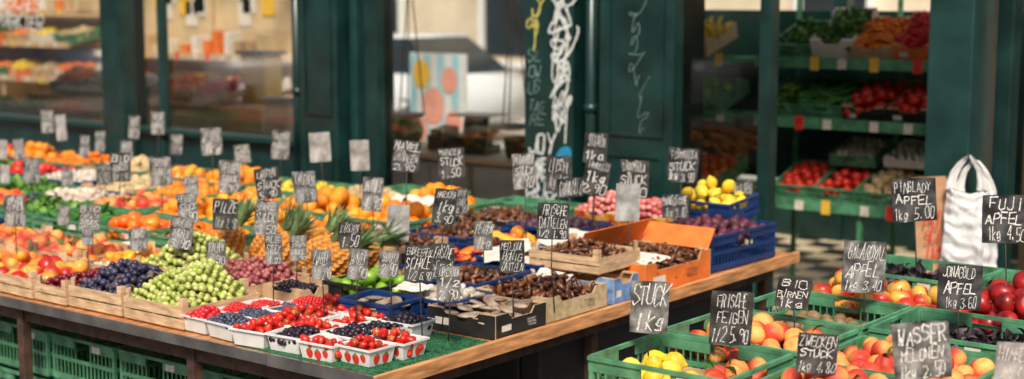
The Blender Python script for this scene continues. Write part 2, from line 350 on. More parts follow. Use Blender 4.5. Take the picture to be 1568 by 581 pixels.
def punnet_mesh(graphic=False):
    if ('p',graphic) in cache: return cache[('p',graphic)]
    b=MB(); w0,d0,w1,d1,h=.05,.04,.058,.047,.045
    def ring(w,d,z): return [(-w,-d,z),(w,-d,z),(w,d,z),(-w,d,z)]
    v=ring(w0,d0,0)+ring(w1,d1,h)+ring(w1+.004,d1+.004,h)+ring(w1+.004,d1+.004,h-.005)+ring(w1-.002,d1-.002,h-.001)+ring(w0-.001,d0-.001,.003)
    f=[(3,2,1,0)]
    def br(a,c): 
        for k in range(4): f.append((a+k,a+(k+1)%4,c+(k+1)%4,c+k))
    br(0,4); br(12,8); br(8,16); br(16,20); f.append((20,21,22,23)); b.add(v,f,0)
    if graphic:
        def disc(cx,cz,r,side,m):
            n=12; pts=[]
            for k in range(n):
                t=2*math.pi*k/n; u=cx+r*math.cos(t)*(1-.25*math.sin(t+3.14)); z=cz+r*1.2*math.sin(t)
                off=(.0012 if m==1 else .0018)+.0075*z/h
                pts.append((u,-(d0+off),z) if side==0 else (w0+off,u,z))
            b.add(pts,[tuple(range(n))],m)
        for cx,cz,r in((-.022,.016,.011),(.006,.014,.0115),(.032,.02,.009)): disc(cx,cz,r,0,1); disc(cx+.001,cz+r*1.1,r*.35,0,2)
        for cx,cz,r in((-.018,.016,.011),(.014,.015,.0115)): disc(cx,cz,r,1,1); disc(cx,cz+r*1.1,r*.35,1,2)
    me=b.mesh('punnet',['white','red','leafp']); cache[('p',graphic)]=me; return me
def punnet(x,y,fr,yaw=0,graphic=False,z=.808,H=None,sc=1.3):
    o=obj('punnet_of_'+fr,punnet_mesh(graphic),(x,y,z),(0,0,yaw+rng.normal(0,.07))); b=MB(); pile(b,fr,.112,.09,.045-.005,H); obj(fr,b.mesh(fr,[FR[fr][4]],True),parent=o); o.scale=(sc,sc,sc); return o

# ---------------------------------------------------------------- chalk lettering
FONT={'A':'002640 1232','B':'000636453403 3342413000','C':'45361605011041','D':'00062644422000','E':'46060040 0333','F':'460600 0333','G':'45361605011030414323','H':'0006 4046 0343','I':'2026','J':'4641301001','K':'0006 460340','L':'060040','M':'0006234640','N':'00064046','O':'100105163645413010','P':'00063645443303','Q':'100105163645413010 2240','R':'00063645443303 2340','S':'45361605043342311001','T':'0646 2620','U':'060110304146','V':'062046','W':'0610233046','X':'0046 0640','Y':'062346 2320','Z':'06460040','0':'100105163645413010','1':'152620','2':'05163645440040','3':'051636453423 334241301001','4':'30360242','5':'4606033342413000','6':'46160501103041423303','7':'064610','8':'2305163645234130100123','9':'4423040516364544 4430','.':'1011',',':'1100','/':'0046','-':'1333','k':'0006 340230','g':'34140302113234 34301000',' ':''}
def ribbon(b,P,w,y0,m):
    for i in range(len(P)-1):
        a=np.array(P[i]);c=np.array(P[i+1]); d=c-a; l=np.linalg.norm(d)
        if l<1e-6: d=np.array([0,1.]);l=1e-6; c=a+d*w*.5
        else: d=d/l
        n=np.array([-d[1],d[0]]); w1=w*random.uniform(.3,.65); w2=w*random.uniform(.3,.65); e=w*.3; y=y0-.00025*(i%4)
        q=[a-d*e+n*w1,a-d*e-n*w1,c+d*e-n*w2,c+d*e+n*w2]; b.add([(p[0],y,p[1]) for p in q],[(0,1,2,3)],m)
def lettering(b,lines,W,H,y,m,wt=None,cx=0,cz=0,jit=1.0):
    n=len(lines); wts=[random.uniform(.75,1.25) for _ in lines]; tot=sum(wts); top=H/2; gs=random.uniform(.02,.25)
    for li,t in enumerate(lines):
        lh=H*wts[li]/tot; top-=lh
        if not t: continue
        zc=top+lh*.1+cz; full=random.uniform(.78,1.0); adv=min(W*full/len(t),lh*.95); x=-adv*len(t)/2+cx+random.uniform(-.5,.5)*(W-adv*len(t))*.6; s=random.uniform(-.09,.09)
        st=wt or min(adv*.165,lh*.11)*random.uniform(.8,1.15)
        for ch in t:
            hs=random.uniform(.78,1.1); bo=random.uniform(-.06,.07)*lh; ws=random.uniform(.78,1.1); sl=gs+random.uniform(-.08,.08)
            for seg in FONT.get(ch,'').split():
                P=[]
                for k in range(0,len(seg),2):
                    gx,gy=int(seg[k]),int(seg[k+1]); P.append((x+adv*(.1+.2*gx*ws)+sl*lh*.76*gy/6+random.uniform(-.08,.08)*adv*jit,zc+bo+lh*.78*hs*gy/6+s*(x-cx)+random.uniform(-.05,.05)*lh*jit))
                ribbon(b,P,st,y,m)
            x+=adv*random.uniform(.9,1.03)
WORDS=['KIRSCHEN','MANGO','FEIGEN','TRAUBEN','ANANAS','PAPAYA','MARILLEN','PFIRSICH','BIRNEN','ZWIEBEL','PAPRIKA','SALAT','KAROTTEN','TOMATEN','LIMETTEN','KNOBLAUCH','ZITRONEN','SPARGEL','RADIES','KIWI','GURKEN','PILZE']
def sign(x,y,z,w,h,text,bd=0,base=.84,roll=None,yaw=None):
    r=random.gauss(0,.06) if roll is None else roll; ca,sa=math.cos(r),math.sin(r)
    R=[[ca,0,sa],[0,1,0],[-sa,0,ca]]
    t=MB()
    out=[]
    for (ax,az),(bx_,bz) in zip([(-1,-1),(1,-1),(1,1),(-1,1)],[(1,-1),(1,1),(-1,1),(-1,-1)]):
        for k in range(4):
            f_=k/4; jx,jz=(random.uniform(-.012,.012),random.uniform(-.012,.012)) if k else (random.uniform(-.03,0)*ax,random.uniform(-.03,0)*az)
            out.append(((ax+(bx_-ax)*f_+jx)*w/2,(az+(bz-az)*f_+jz)*h/2))
    n=len(out); vv=[(p[0],-.0015,p[1]) for p in out]+[(p[0],.0015,p[1]) for p in out]
    t.add(vv,[tuple(range(n)),tuple(range(n,2*n))[::-1]]+[(k,(k+1)%n,(k+1)%n+n,k+n)[::-1] for k in range(n)],0)
    if text is None:
        text=random.choice(WORDS)+'|'+random.choice(['1kg ','1/2 ','STUCK|'])+random.choice(['2.90','3.50','4.80','1.90','5.90'])
        if random.random()<.35: text=random.choice(['FRISCHE|','BIO|','SUSSE|'])+text
    if text: lettering(t,text.split('|'),w*.96,h*.96,-.0026,1)
    for q in t.V: q[:]=q@np.array(R).T
    t.tube([(0,.004,h*.3),(random.uniform(-.008,.008),.004,-(z-base)*.5),(random.uniform(-.01,.01),.004,-(z-base))],.0024,2,6)
    t.box(-.006,.006,.0018,.007,h*.1,h*.35,2)
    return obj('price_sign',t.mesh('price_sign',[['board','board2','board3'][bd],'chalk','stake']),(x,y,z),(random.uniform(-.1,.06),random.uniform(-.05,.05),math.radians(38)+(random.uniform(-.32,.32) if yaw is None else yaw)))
def sheet(x,y,z,w,d,m='wrap',name='wrapping_paper',tilt=(0,0,0),amp=.02):
    n=12; v=[];f=[]
    for j in range(n+1):
        for i in range(n+1):
            X=(i/n-.5)*w;Y=(j/n-.5)*d; v.append((X,Y,noise.noise(Vector((X*14+x*9,Y*14,y*7)))*amp+noise.noise(Vector((X*40,Y*40,x)))*amp*.35))
    for j in range(n):
        for i in range(n): a=j*(n+1)+i; f.append((a,a+1,a+n+2,a+n+1))
    b=MB(); b.add(v,f,0,None,False); return obj(name,b.mesh(name,[m]),(x,y,z),tilt)
# ================================================================= SETTING
def simple(name,boxes,mats,parent=None,bevel=0,loc=(0,0,0)):
    b=MB()
    for q in boxes: b.box(*q)
    return obj(name,b.mesh(name,mats),loc,parent=parent,bevel=bevel)
def plane(name,x0,x1,y0,y1,z,m,seg=1):
    b=MB(); b.add([(x0,y0,z),(x1,y0,z),(x1,y1,z),(x0,y1,z)],[(0,1,2,3)]); return obj(name,b.mesh(name,[m]))
plane('ground',-300,300,-300,300,0,'ground')
plane('pavement',-40,20,11.2,19,.004,'pave'); plane('pavement',-40,20,-12,-1.2,.004,'pave')
plane('shop_floor',-20,2,7.02,10.9,.02,'check')
bld=obj('market_hall_building',None)
P=[]
def pil(x0,x1,y0=6.98,y1=7.2,z1=2.7,m=0): P.append((x0,x1,y0,y1,0,z1,m))
pil(-9.50,-9.23); pil(-8.89,-8.85,7.04,7.12,2.6,1)
pil(-7.37,-7.24,7.02,7.2); pil(-7.22,-6.86,6.9,7.25); pil(-6.84,-6.78,7.0,7.2,2.7,1); pil(-6.74,-6.62,7.03,7.2)
pil(-5.36,-5.0,6.98,7.3); pil(-4.96,-4.90,7.06,7.3,2.7,1); pil(-4.80,-4.30,6.96,7.3); 
pil(-3.79,-3.72,7.0,7.1); pil(-2.76,-2.54,6.78,7.12,2.9,1); pil(-2.5,-2.42,6.98,7.1); pil(-12.4,-12.1); pil(-15.2,-14.9); pil(-18.2,-17.9); pil(.3,.6)
simple('pillars',P,['green_paint','green_paint2'],bld,.008)
b=MB()
for x0,x1,y in((-7.17,-6.91,6.9),(-4.74,-4.36,6.96)):
    for z0,z1 in((.5,1.1),(1.2,2.5)):
        b.box(x0,x0+.02,y-.012,y+.002,z0,z1); b.box(x1-.02,x1,y-.012,y+.002,z0,z1); b.box(x0+.021,x1-.021,y-.012,y+.002,z0,z0+.02); b.box(x0+.021,x1-.021,y-.012,y+.002,z1-.02,z1)
for x,y in((-7.31,6.97),(-4.87,6.98)):
    b.tube([(x,y,0),(x,y,2.6)],.032,0,14)
    for z in(.6,1.32,2.1): b.tube([(x,y,z),(x,y,z+.05)],.039,0,14)
b.box(-2.765,-2.535,6.77,6.79,.0,.25)
obj('mouldings',b.mesh('mouldings',['green_paint']),parent=bld)
W=[]
for x0,x1,s in((-17.9,-15.2,1.0),(-14.9,-12.4,1.0),(-12.1,-9.502,1.0),(-9.228,-7.372,1.0),(-6.618,-5.362,.66),(-2.418,.298,.5)):
    W+= [(x0,x1,7.06,7.16,0,s-.04,0),(x0-.0,x1,7.0,7.19,s-.04,s,1),(x0,x1,7.05,7.15,2.35,2.6,0)]
W+=[(-4.298,-3.792,7.03,7.09,.02,.1,1),(-4.298,-3.792,7.03,7.09,2.3,2.6,1),(-3.718,-2.762,7.0,7.15,2.3,2.7,0)]
simple('wall_panels',W,['green_paint','green_paint2'],bld,.006)
for x0,x1,s in((-17.9,-15.2,1.0),(-14.9,-12.4,1.0),(-12.1,-9.502,1.0),(-9.228,-7.372,1.0),(-6.618,-5.362,.66),(-2.418,.298,.5),(-4.298,-3.792,.1)):
    y=7.1 if x0!=-4.298 else 7.06
    b=MB(); b.add([(x0,y,s),(x1,y,s),(x1,y,2.35),(x0,y,2.35)],[(0,1,2,3)]); obj('window_pane',b.mesh('pane',['glass' if x0!=-4.298 else 'glass2']),parent=bld)
simple('fascia_and_open_roof',[(-18.3,.7,6.9,7.3,2.72,3.2,0),(-18.3,.7,7.31,7.7,2.8,2.95,1),(-18.3,.7,10.5,11.1,2.8,2.95,1),(-18.3,.7,10.8,11.0,2.35,2.79,0)]+[(x,x+.1,7.701,10.499,2.8,2.92,1) for x in(-16,-13.5,-11,-8.5,-6,-3.5,-1)],['green_paint','ceil'],bld)  # unseen roof, middle left open between beams to let daylight into the shop
bw=[]
for x in(-18.2,-10.95,-7.7,-5.2,-2.7,0.3): bw.append((x,x+.12,10.82,10.94,0,2.34,0))
for x0,x1,s in((-10.8,-.0,.45),): bw.append((x0,x1,10.85,10.92,0,s,0))
bw.append((-18.07,-10.96,10.83,10.93,0,2.34,1)); bw.append((-18.3,-18.21,7.2,10.9,0,2.7,1)); bw.append((.62,.7,7.2,10.9,0,2.7,1))
bw.append((-2.9,-2.82,8.62,10.8,0,2.7,1)); bw.append((-5.1,-2.91,8.64,8.7,.8,1.9,0))
simple('back_walls',bw,['green_paint','cream'],bld)
b=MB()
def scrib(x,z0,z1,A,k,w,m,y,B=.03,sd=0):
    n=int(k*18); Pp=[]
    for i in range(n+1):
        t=i/n; ph=2*math.pi*k*t
        Pp.append((x+A*math.sin(ph+sd)*(.55+.45*math.sin(t*11+sd))+A*.45*math.sin(ph*.53+sd),z0+(z1-z0)*t+B*math.cos(ph*1.0)+B*.5*math.sin(ph*1.7+sd)))
    ribbon(b,Pp,w,y,m)
scrib(-5.09,2.05,1.66,.1,4.5,.016,0,6.976,.055,.3); scrib(-5.08,1.72,1.22,.085,5.2,.015,0,6.975,.065,1.2); scrib(-5.1,1.9,1.3,.07,3.0,.012,0,6.974,.09,2.4)
ribbon(b,[(-5.14,1.98),(-5.02,1.75),(-5.12,1.62),(-5.02,1.5)],.017,6.973,0); ribbon(b,[(-5.04,1.3),(-5.05,1.13)],.011,6.974,0); ribbon(b,[(-5.12,1.4),(-5.06,1.25),(-5.02,1.38)],.013,6.973,0)
scrib(-5.29,1.95,1.78,.04,2.5,.01,1,6.976,.03); scrib(-5.27,1.9,1.74,.045,1.5,.011,1,6.975,.05,2)
lettering(b,['SL','OW','US'],.12,.3,6.976,3,wt=.007,cx=-5.28,cz=1.55); lettering(b,['TAG','RE'],.14,.16,6.976,3,wt=.006,cx=-5.26,cz=1.3)
scrib(-4.55,1.95,1.5,.05,6,.005,3,6.955,.03,1); scrib(-4.5,1.5,1.2,.04,3,.004,3,6.955,.03,2)
lettering(b,['JOY','MR','BY'],.24,.5,6.975,0,wt=.015,cx=-5.23,cz=.95); lettering(b,['OCR','AB'],.22,.3,6.974,0,wt=.01,cx=-5.22,cz=.86)
n=20; c=(-5.04,1.0); R1,R2=(.085,.045); v=[]
for i in range(n): t=2*math.pi*i/n; v+=[(c[0]+R1*math.cos(t),6.974,c[1]+R1*1.3*math.sin(t)),(c[0]+R2*math.cos(t),6.974,c[1]+R2*1.3*math.sin(t))]
b.add([(max(-5.355,min(-5.003,p[0])),p[1],p[2]) for p in v],[(2*i,2*((i+1)%n),2*((i+1)%n)+1,2*i+1) for i in range(n)],2)
lettering(b,['FRISCHES','MARKTER'],.85,.3,7.094,0,wt=.014,cx=-10.75,cz=1.85)
obj('graffiti',b.mesh('graffiti',['paintw','painty','paintb','paintg']),parent=bld)
# ---- tables
def legs(b,xs,ys,z,m): 
    for x in xs:
        for y in ys: b.box(x-.02,x+.02,y-.02,y+.02,0,z,m)
b=MB()
b.box(-12,-3.11,3.28,6.12,.77,.8,0); b.box(-3.108,-3.085,3.262,6.14,.758,.808,3)
b.box(-12,-3.6,3.262,3.278,.765,.803,1); b.box(-3.598,-3.11,3.262,3.278,.763,.805,1)
legs(b,[-3.2,-4.05,-5.1,-6.2,-7.4,-9,-11],[3.33,4.6,6.0],.77,2); b.box(-12,-3.12,3.32,3.35,.70,.768,2); b.box(-3.19,-3.15,3.36,6.0,.70,.768,2)
obj('market_table',b.mesh('market_table',['tablewood','steel','rust','edgewood']),bevel=.002)
b=MB(); b.box(-3.75,-3.112,3.29,3.86,.8005,.806)
for i in range(3200):
    x=random.uniform(-3.4,-3.115); y=random.uniform(3.3,3.85); a=random.uniform(0,6.3); q=.0022; l=random.uniform(.004,.009); dx,dy=random.gauss(0,.003),random.gauss(0,.003)
    b.add([(x-q*math.cos(a),y-q*math.sin(a),.806),(x+q*math.cos(a),y+q*math.sin(a),.806),(x+dx,y+dy,.806+l)],[(0,1,2)])
obj('artificial_grass_mat',b.mesh('turf',['turf']))
b=MB(); b.box(-2.42,-.3,2.9,5.7,.75,.78,0); legs(b,[-2.35,-1.3,-.4],[3.0,4.3,5.6],.75,1); obj('market_table',b.mesh('market_table2',['tablewood','rust']),bevel=.003)
b=MB(); b.box(-3.32,-3.22,4.3,5.95,.03,.7,0); b.box(-3.9,-3.325,4.3,5.95,.03,.69,0); obj('black_under_table_cover',b.mesh('black_cover',['cardk']),bevel=.01)  # black boxes standing in for the dark cloth cover under the table
for x in np.arange(-5.75,-3.3,.44):
    for z in(.03,.235,.44):
        if x>-3.95 and z>.4: continue
        crate(x+random.uniform(-.01,.01),3.62,.42,.36,.19,'green',None,z=z)
for x in np.arange(-7.6,-6,.44):
    for z in(.03,.235): crate(x,3.8,.42,.36,.19,'green',None,z=z)

# ================================================================= PRODUCE (main table)
g='green';bl='blue';wd='wood'
L=[
(-4.25,3.49,.34,.36,.085,wd,'green_grapes'),(-4.6,3.49,.32,.36,.085,wd,'dark_grapes'),(-4.87,3.47,.2,.34,.07,wd,'cherries'),
(-5.14,3.48,.33,.36,.08,wd,'nectarines'),(-5.49,3.48,.33,.36,.08,wd,'apricots'),(-5.84,3.48,.33,.36,.08,wd,'nectarines'),(-6.21,3.48,.35,.36,.08,wd,'peaches'),
(-3.49,4.07,.24,.25,.09,bl,'mushrooms'),(-3.6,3.83,.24,.2,.1,bl,'dried_slices'),(-3.86,4.06,.28,.26,.1,'black','limes'),(-4.06,3.84,.22,.14,.09,'card','blackberries'),
(-4.35,3.87,.32,.34,.085,wd,'red_grapes'),(-4.71,3.88,.33,.34,.1,wd,'green_grapes'),(-5.06,3.88,.34,.36,.08,wd,'mangos'),(-5.42,3.88,.33,.36,.08,wd,'peaches'),(-5.78,3.88,.34,.36,.08,wd,'peaches'),(-6.15,3.88,.34,.36,.08,wd,'apricots'),(-6.55,3.9,.4,.36,.1,bl,'tomatoes'),
(-3.85,4.36,.32,.28,.09,bl,'kiwis'),(-5.12,4.3,.4,.38,.13,g,'mandarins'),(-5.55,4.3,.4,.38,.13,g,'persimmons'),(-5.98,4.3,.4,.38,.13,g,'cucumbers'),(-6.42,4.32,.4,.38,.13,g,'salad_greens'),(-6.9,4.35,.44,.38,.12,bl,'peppers'),
(-3.98,4.73,.36,.34,.1,bl,'orange_packets'),(-4.36,4.72,.34,.36,.12,'card','dates'),(-4.75,4.72,.38,.36,.12,'card','oranges'),(-5.2,4.74,.44,.4,.13,g,'mangos'),(-5.68,4.74,.44,.4,.13,g,'oranges'),(-6.16,4.74,.44,.4,.13,g,'peaches'),(-6.66,4.74,.46,.4,.12,bl,'garlic'),(-7.18,4.76,.46,.4,.12,g,'salad_greens'),(-7.7,4.8,.46,.4,.12,g,'cucumbers'),
(-3.95,5.12,.36,.34,.1,bl,'mixed_peppers'),(-4.34,5.14,.36,.36,.11,bl,'dates'),(-4.78,5.17,.46,.4,.14,g,'oranges'),(-5.28,5.17,.46,.4,.14,g,'oranges'),(-5.78,5.17,.46,.4,.14,g,'mangos'),(-6.28,5.17,.46,.4,.13,g,'mandarins'),(-6.8,5.2,.46,.4,.13,'card','potatoes'),(-7.3,5.2,.46,.4,.13,bl,'mushrooms'),(-7.82,5.22,.46,.4,.13,bl,'tomatoes'),(-8.35,5.22,.46,.4,.13,g,'salad_greens'),
(-3.68,5.5,.3,.3,.12,bl,'dates'),(-4.05,5.55,.36,.36,.12,bl,'figs'),(-4.45,5.6,.36,.36,.12,'kcard','dates'),(-4.9,5.64,.46,.42,.14,g,'oranges'),(-5.4,5.64,.46,.42,.14,g,'potatoes'),(-5.9,5.64,.46,.42,.14,g,'lemons'),(-6.4,5.64,.46,.42,.14,g,'oranges'),(-6.92,5.64,.46,.42,.14,g,'mixed_peppers'),(-7.42,5.66,.46,.42,.14,'card','potatoes'),(-7.95,5.68,.46,.42,.14,g,'carrots'),(-8.48,5.68,.46,.42,.14,bl,'oranges'),(-9.0,5.7,.46,.42,.14,g,'tomatoes'),(-9.52,5.7,.46,.42,.14,g,'carrots'),(-10.05,5.7,.46,.42,.14,g,'salad_greens'),(-8.9,5.2,.46,.4,.13,bl,'potatoes'),(-8.25,4.78,.46,.4,.13,'card','peppers'),
(-4.5,6.0,.5,.2,.13,g,None),(-5.3,6.0,.5,.2,.13,g,None),
(-3.27,4.04,.31,.31,.085,'kcard','dried_slices'),(-3.30,4.41,.34,.39,.09,'pcard','dates'),(-3.64,4.40,.32,.36,.1,bl,'dates'),
(-3.27,4.72,.3,.19,.1,'bcard',None),(-3.62,4.78,.34,.34,.12,bl,'garlic'),
(-3.3,5.12,.36,.5,.12,'ocard','dates'),(-3.32,5.70,.38,.54,.16,bl,'plums'),
]
for q in L:
    x,y,w,d,h,k,f=q; dr=0
    if k==g and f not in(None,'salad_greens','oranges'): dr=random.choice([0,.01,.02])
    crate(x,y,w,d,h,k,f,drop=dr)
crate(-3.36,4.78,.34,.3,.07,wd,'dates',z=.91)
crate(-3.62,5.13,.28,.36,.1,'wcard','mushrooms',z=.83); crate(-3.72,5.85,.3,.22,.11,'rcard','lychees',z=.86,tilt=.3); crate(-3.95,5.85,.26,.22,.11,'rcard','lychees',z=.86,tilt=.3)
crate(-3.44,5.95,.34,.26,.1,bl,'lemons',z=.95,tilt=.1,H=.08)
for x,y,z,w,d,t in[(-3.62,5.06,.96,.26,.2,(.2,.1,.3)),(-3.7,4.7,.95,.2,.22,(.1,-.2,.7)),(-3.35,4.55,.905,.14,.08,(.3,0,.2)),(-3.95,4.95,.95,.2,.14,(0,.2,.4)),(-3.55,3.95,.93,.13,.08,(.2,0,.2)),(-4.75,4.55,.94,.3,.1,(.3,0,.1)),(-4.9,5.45,.97,.3,.1,(.4,0,0)),(-3.2,5.0,.93,.12,.2,(0,.2,.1)),(-5.3,4.05,.9,.12,.1,(.1,0,.3)),(-4.95,3.66,.9,.14,.08,(0,.1,.4))]:
    sheet(x,y,z,w,d,random.choice(['wrap','wrap','yellow']) if y>4.6 else 'wrap',tilt=t)
b=MB(); R=Matrix.Rotation(.5,3,'Y'); b.box(-.002,.002,-.25,.25,0,.12,0,R=R,T=(-3.48,5.12,.92)); R=Matrix.Rotation(-.6,3,'X'); b.box(-.17,.17,-.002,.002,0,.1,0,R=R,T=(-3.3,5.37,.92)); obj('carton_flap',b.mesh('flap',['cardo']))
rows=[(-3.24,'strawberries',True,[3.39,3.53]),(-3.4,'strawberries',True,[3.35]),(-3.4,'blackberries',False,[3.48,3.61,3.74]),(-3.56,'blackberries',False,[3.35]),(-3.56,'strawberries',False,[3.48,3.61,3.74]),
(-3.72,'strawberries',False,[3.35,3.48,3.61,3.74]),(-3.88,'blueberries',False,[3.35,3.48,3.61]),(-3.88,'red_currants',False,[3.74]),(-4.03,'raspberries',False,[3.36]),(-4.0,'red_currants',False,[3.49,3.62])]
for x,f,gr,ys in rows:
    for y in ys: punnet(x+rng.normal(0,.007),y+rng.normal(0,.006),f,graphic=gr,z=.808 if x>-3.76 else .806)
# pineapples
def pineapple(x,y,z,rx,rz,sc=1):
    b=MB(); nr,ns=19,22; v=[];c=[];f=[]
    for i in range(nr):
        t=i/(nr-1); a=math.pi*(.06+.88*t); r=.062*math.sin(a)**.5; zz=-.09+.18*t
        for k in range(ns):
            ph=2*math.pi*(k+.5*(i%2))/ns; bump=1.1 if (k+i)%2==0 else .94
            rr=r*bump; v.append((rr*math.cos(ph),rr*math.sin(ph),zz)); q=random.uniform(.7,1.1)
            c.append((.85*q,.32*q,.03*q) if bump>1 else (.3*q,.13*q,.03*q))
    for i in range(nr-1):
        for k in range(ns): f.append((i*ns+k,i*ns+(k+1)%ns,(i+1)*ns+(k+1)%ns,(i+1)*ns+k))
    f.append(tuple(range(ns))[::-1]); f.append(tuple((nr-1)*ns+k for k in range(ns))); b.add(v,f,0,c,False)
    for k in range(52):
        a=k*2.4; ln=random.uniform(.08,.17); out=random.uniform(.15,1.1)*(1-k/70); vv=[];ff=[]
        for j in range(5):
            s=j/4; rad=.014+out*ln*(s**1.4)*.75; hh=.082+ln*s*(1-.35*out*s); w=.011*(1-s)**.7+.0004
            ca,sa=math.cos(a),math.sin(a); vv+=[(ca*rad-sa*w,sa*rad+ca*w,hh+w*.4),(ca*rad,sa*rad,hh),(ca*rad+sa*w,sa*rad-ca*w,hh+w*.4)]
            if j: q=(j-1)*3; ff+=[(q,q+1,q+4,q+3),(q+1,q+2,q+5,q+4)]
        q=random.uniform(.5,1.3); b.add(vv,ff,1,(.15*q,.25*q,.1*q),True)
    o=obj('pineapple',b.mesh('pineapple',['fm','fl'],True),(x,y,z),(rx,0,rz)); o.scale=(sc,)*3
crate(-4.5,4.25,.84,.34,.08,'card',None,name='pineapple_tray')
for i,(x,y,rx,rz) in enumerate([(-4.84,4.18,.5,-.7),(-4.68,4.28,.75,-.9),(-4.5,4.16,.7,-.9),(-4.34,4.24,.9,-1.2),(-4.17,4.16,.95,-1.2),(-4.5,4.36,.8,-.6),(-4.2,4.35,1.0,-1.1)]):
    pineapple(x,y,.925,-rx,rz,1.05)
# ================================================================= second table
b0=.784
for q in [(-2.16,3.62,.46,.4,.17,g,None,0,None),(-2.16,4.04,.48,.4,.17,g,'peaches',.03,None),(-2.16,4.47,.48,.4,.17,g,'kiwis',.07,None),(-2.16,4.9,.48,.4,.12,g,'bicolour_apples',-.03,.07),(-2.16,5.34,.48,.4,.17,g,'dark_leaves',.05,None),
(-1.66,3.62,.48,.4,.15,g,'peaches',-.01,None),(-1.66,4.04,.48,.4,.15,g,'peaches',0,None),(-1.66,4.47,.48,.4,.17,g,'dark_leaves',.05,None),(-1.66,4.9,.48,.4,.13,g,'red_apples',-.04,.08),(-1.66,5.34,.48,.4,.17,g,None,0,None),
(-1.16,3.62,.48,.4,.14,g,'peaches',0,None),(-1.16,4.04,.48,.4,.14,g,'peaches',0,None),(-1.16,4.47,.48,.4,.14,g,'figs',0,None),(-1.16,4.9,.48,.4,.14,g,'red_apples',-.04,.08),(-1.16,5.34,.48,.4,.14,g,'red_apples',0,None)]:
    x,y,w,d,h,k,f,dr,HH=q; crate(x,y,w,d,h,k,f,z=b0,drop=dr,H=HH)
b=MB(); b.box(-2.36,-2.0,3.45,3.79,.86,.864); obj('cardboard_liner',b.mesh('liner',['card']))
b=MB(); pile(b,'lemons',.16,.2,.03,.02); obj('lemons',b.mesh('lemons',['fm'],True),(-2.26,3.62,.865))
b=MB(); pile(b,'peaches',.16,.3,.036,.02); obj('peaches',b.mesh('peaches',['fm'],True),(-2.02,3.62,.865))
sheet(-1.66,5.34,.86,.4,.34,'card',name='cardboard_liner',amp=.012)

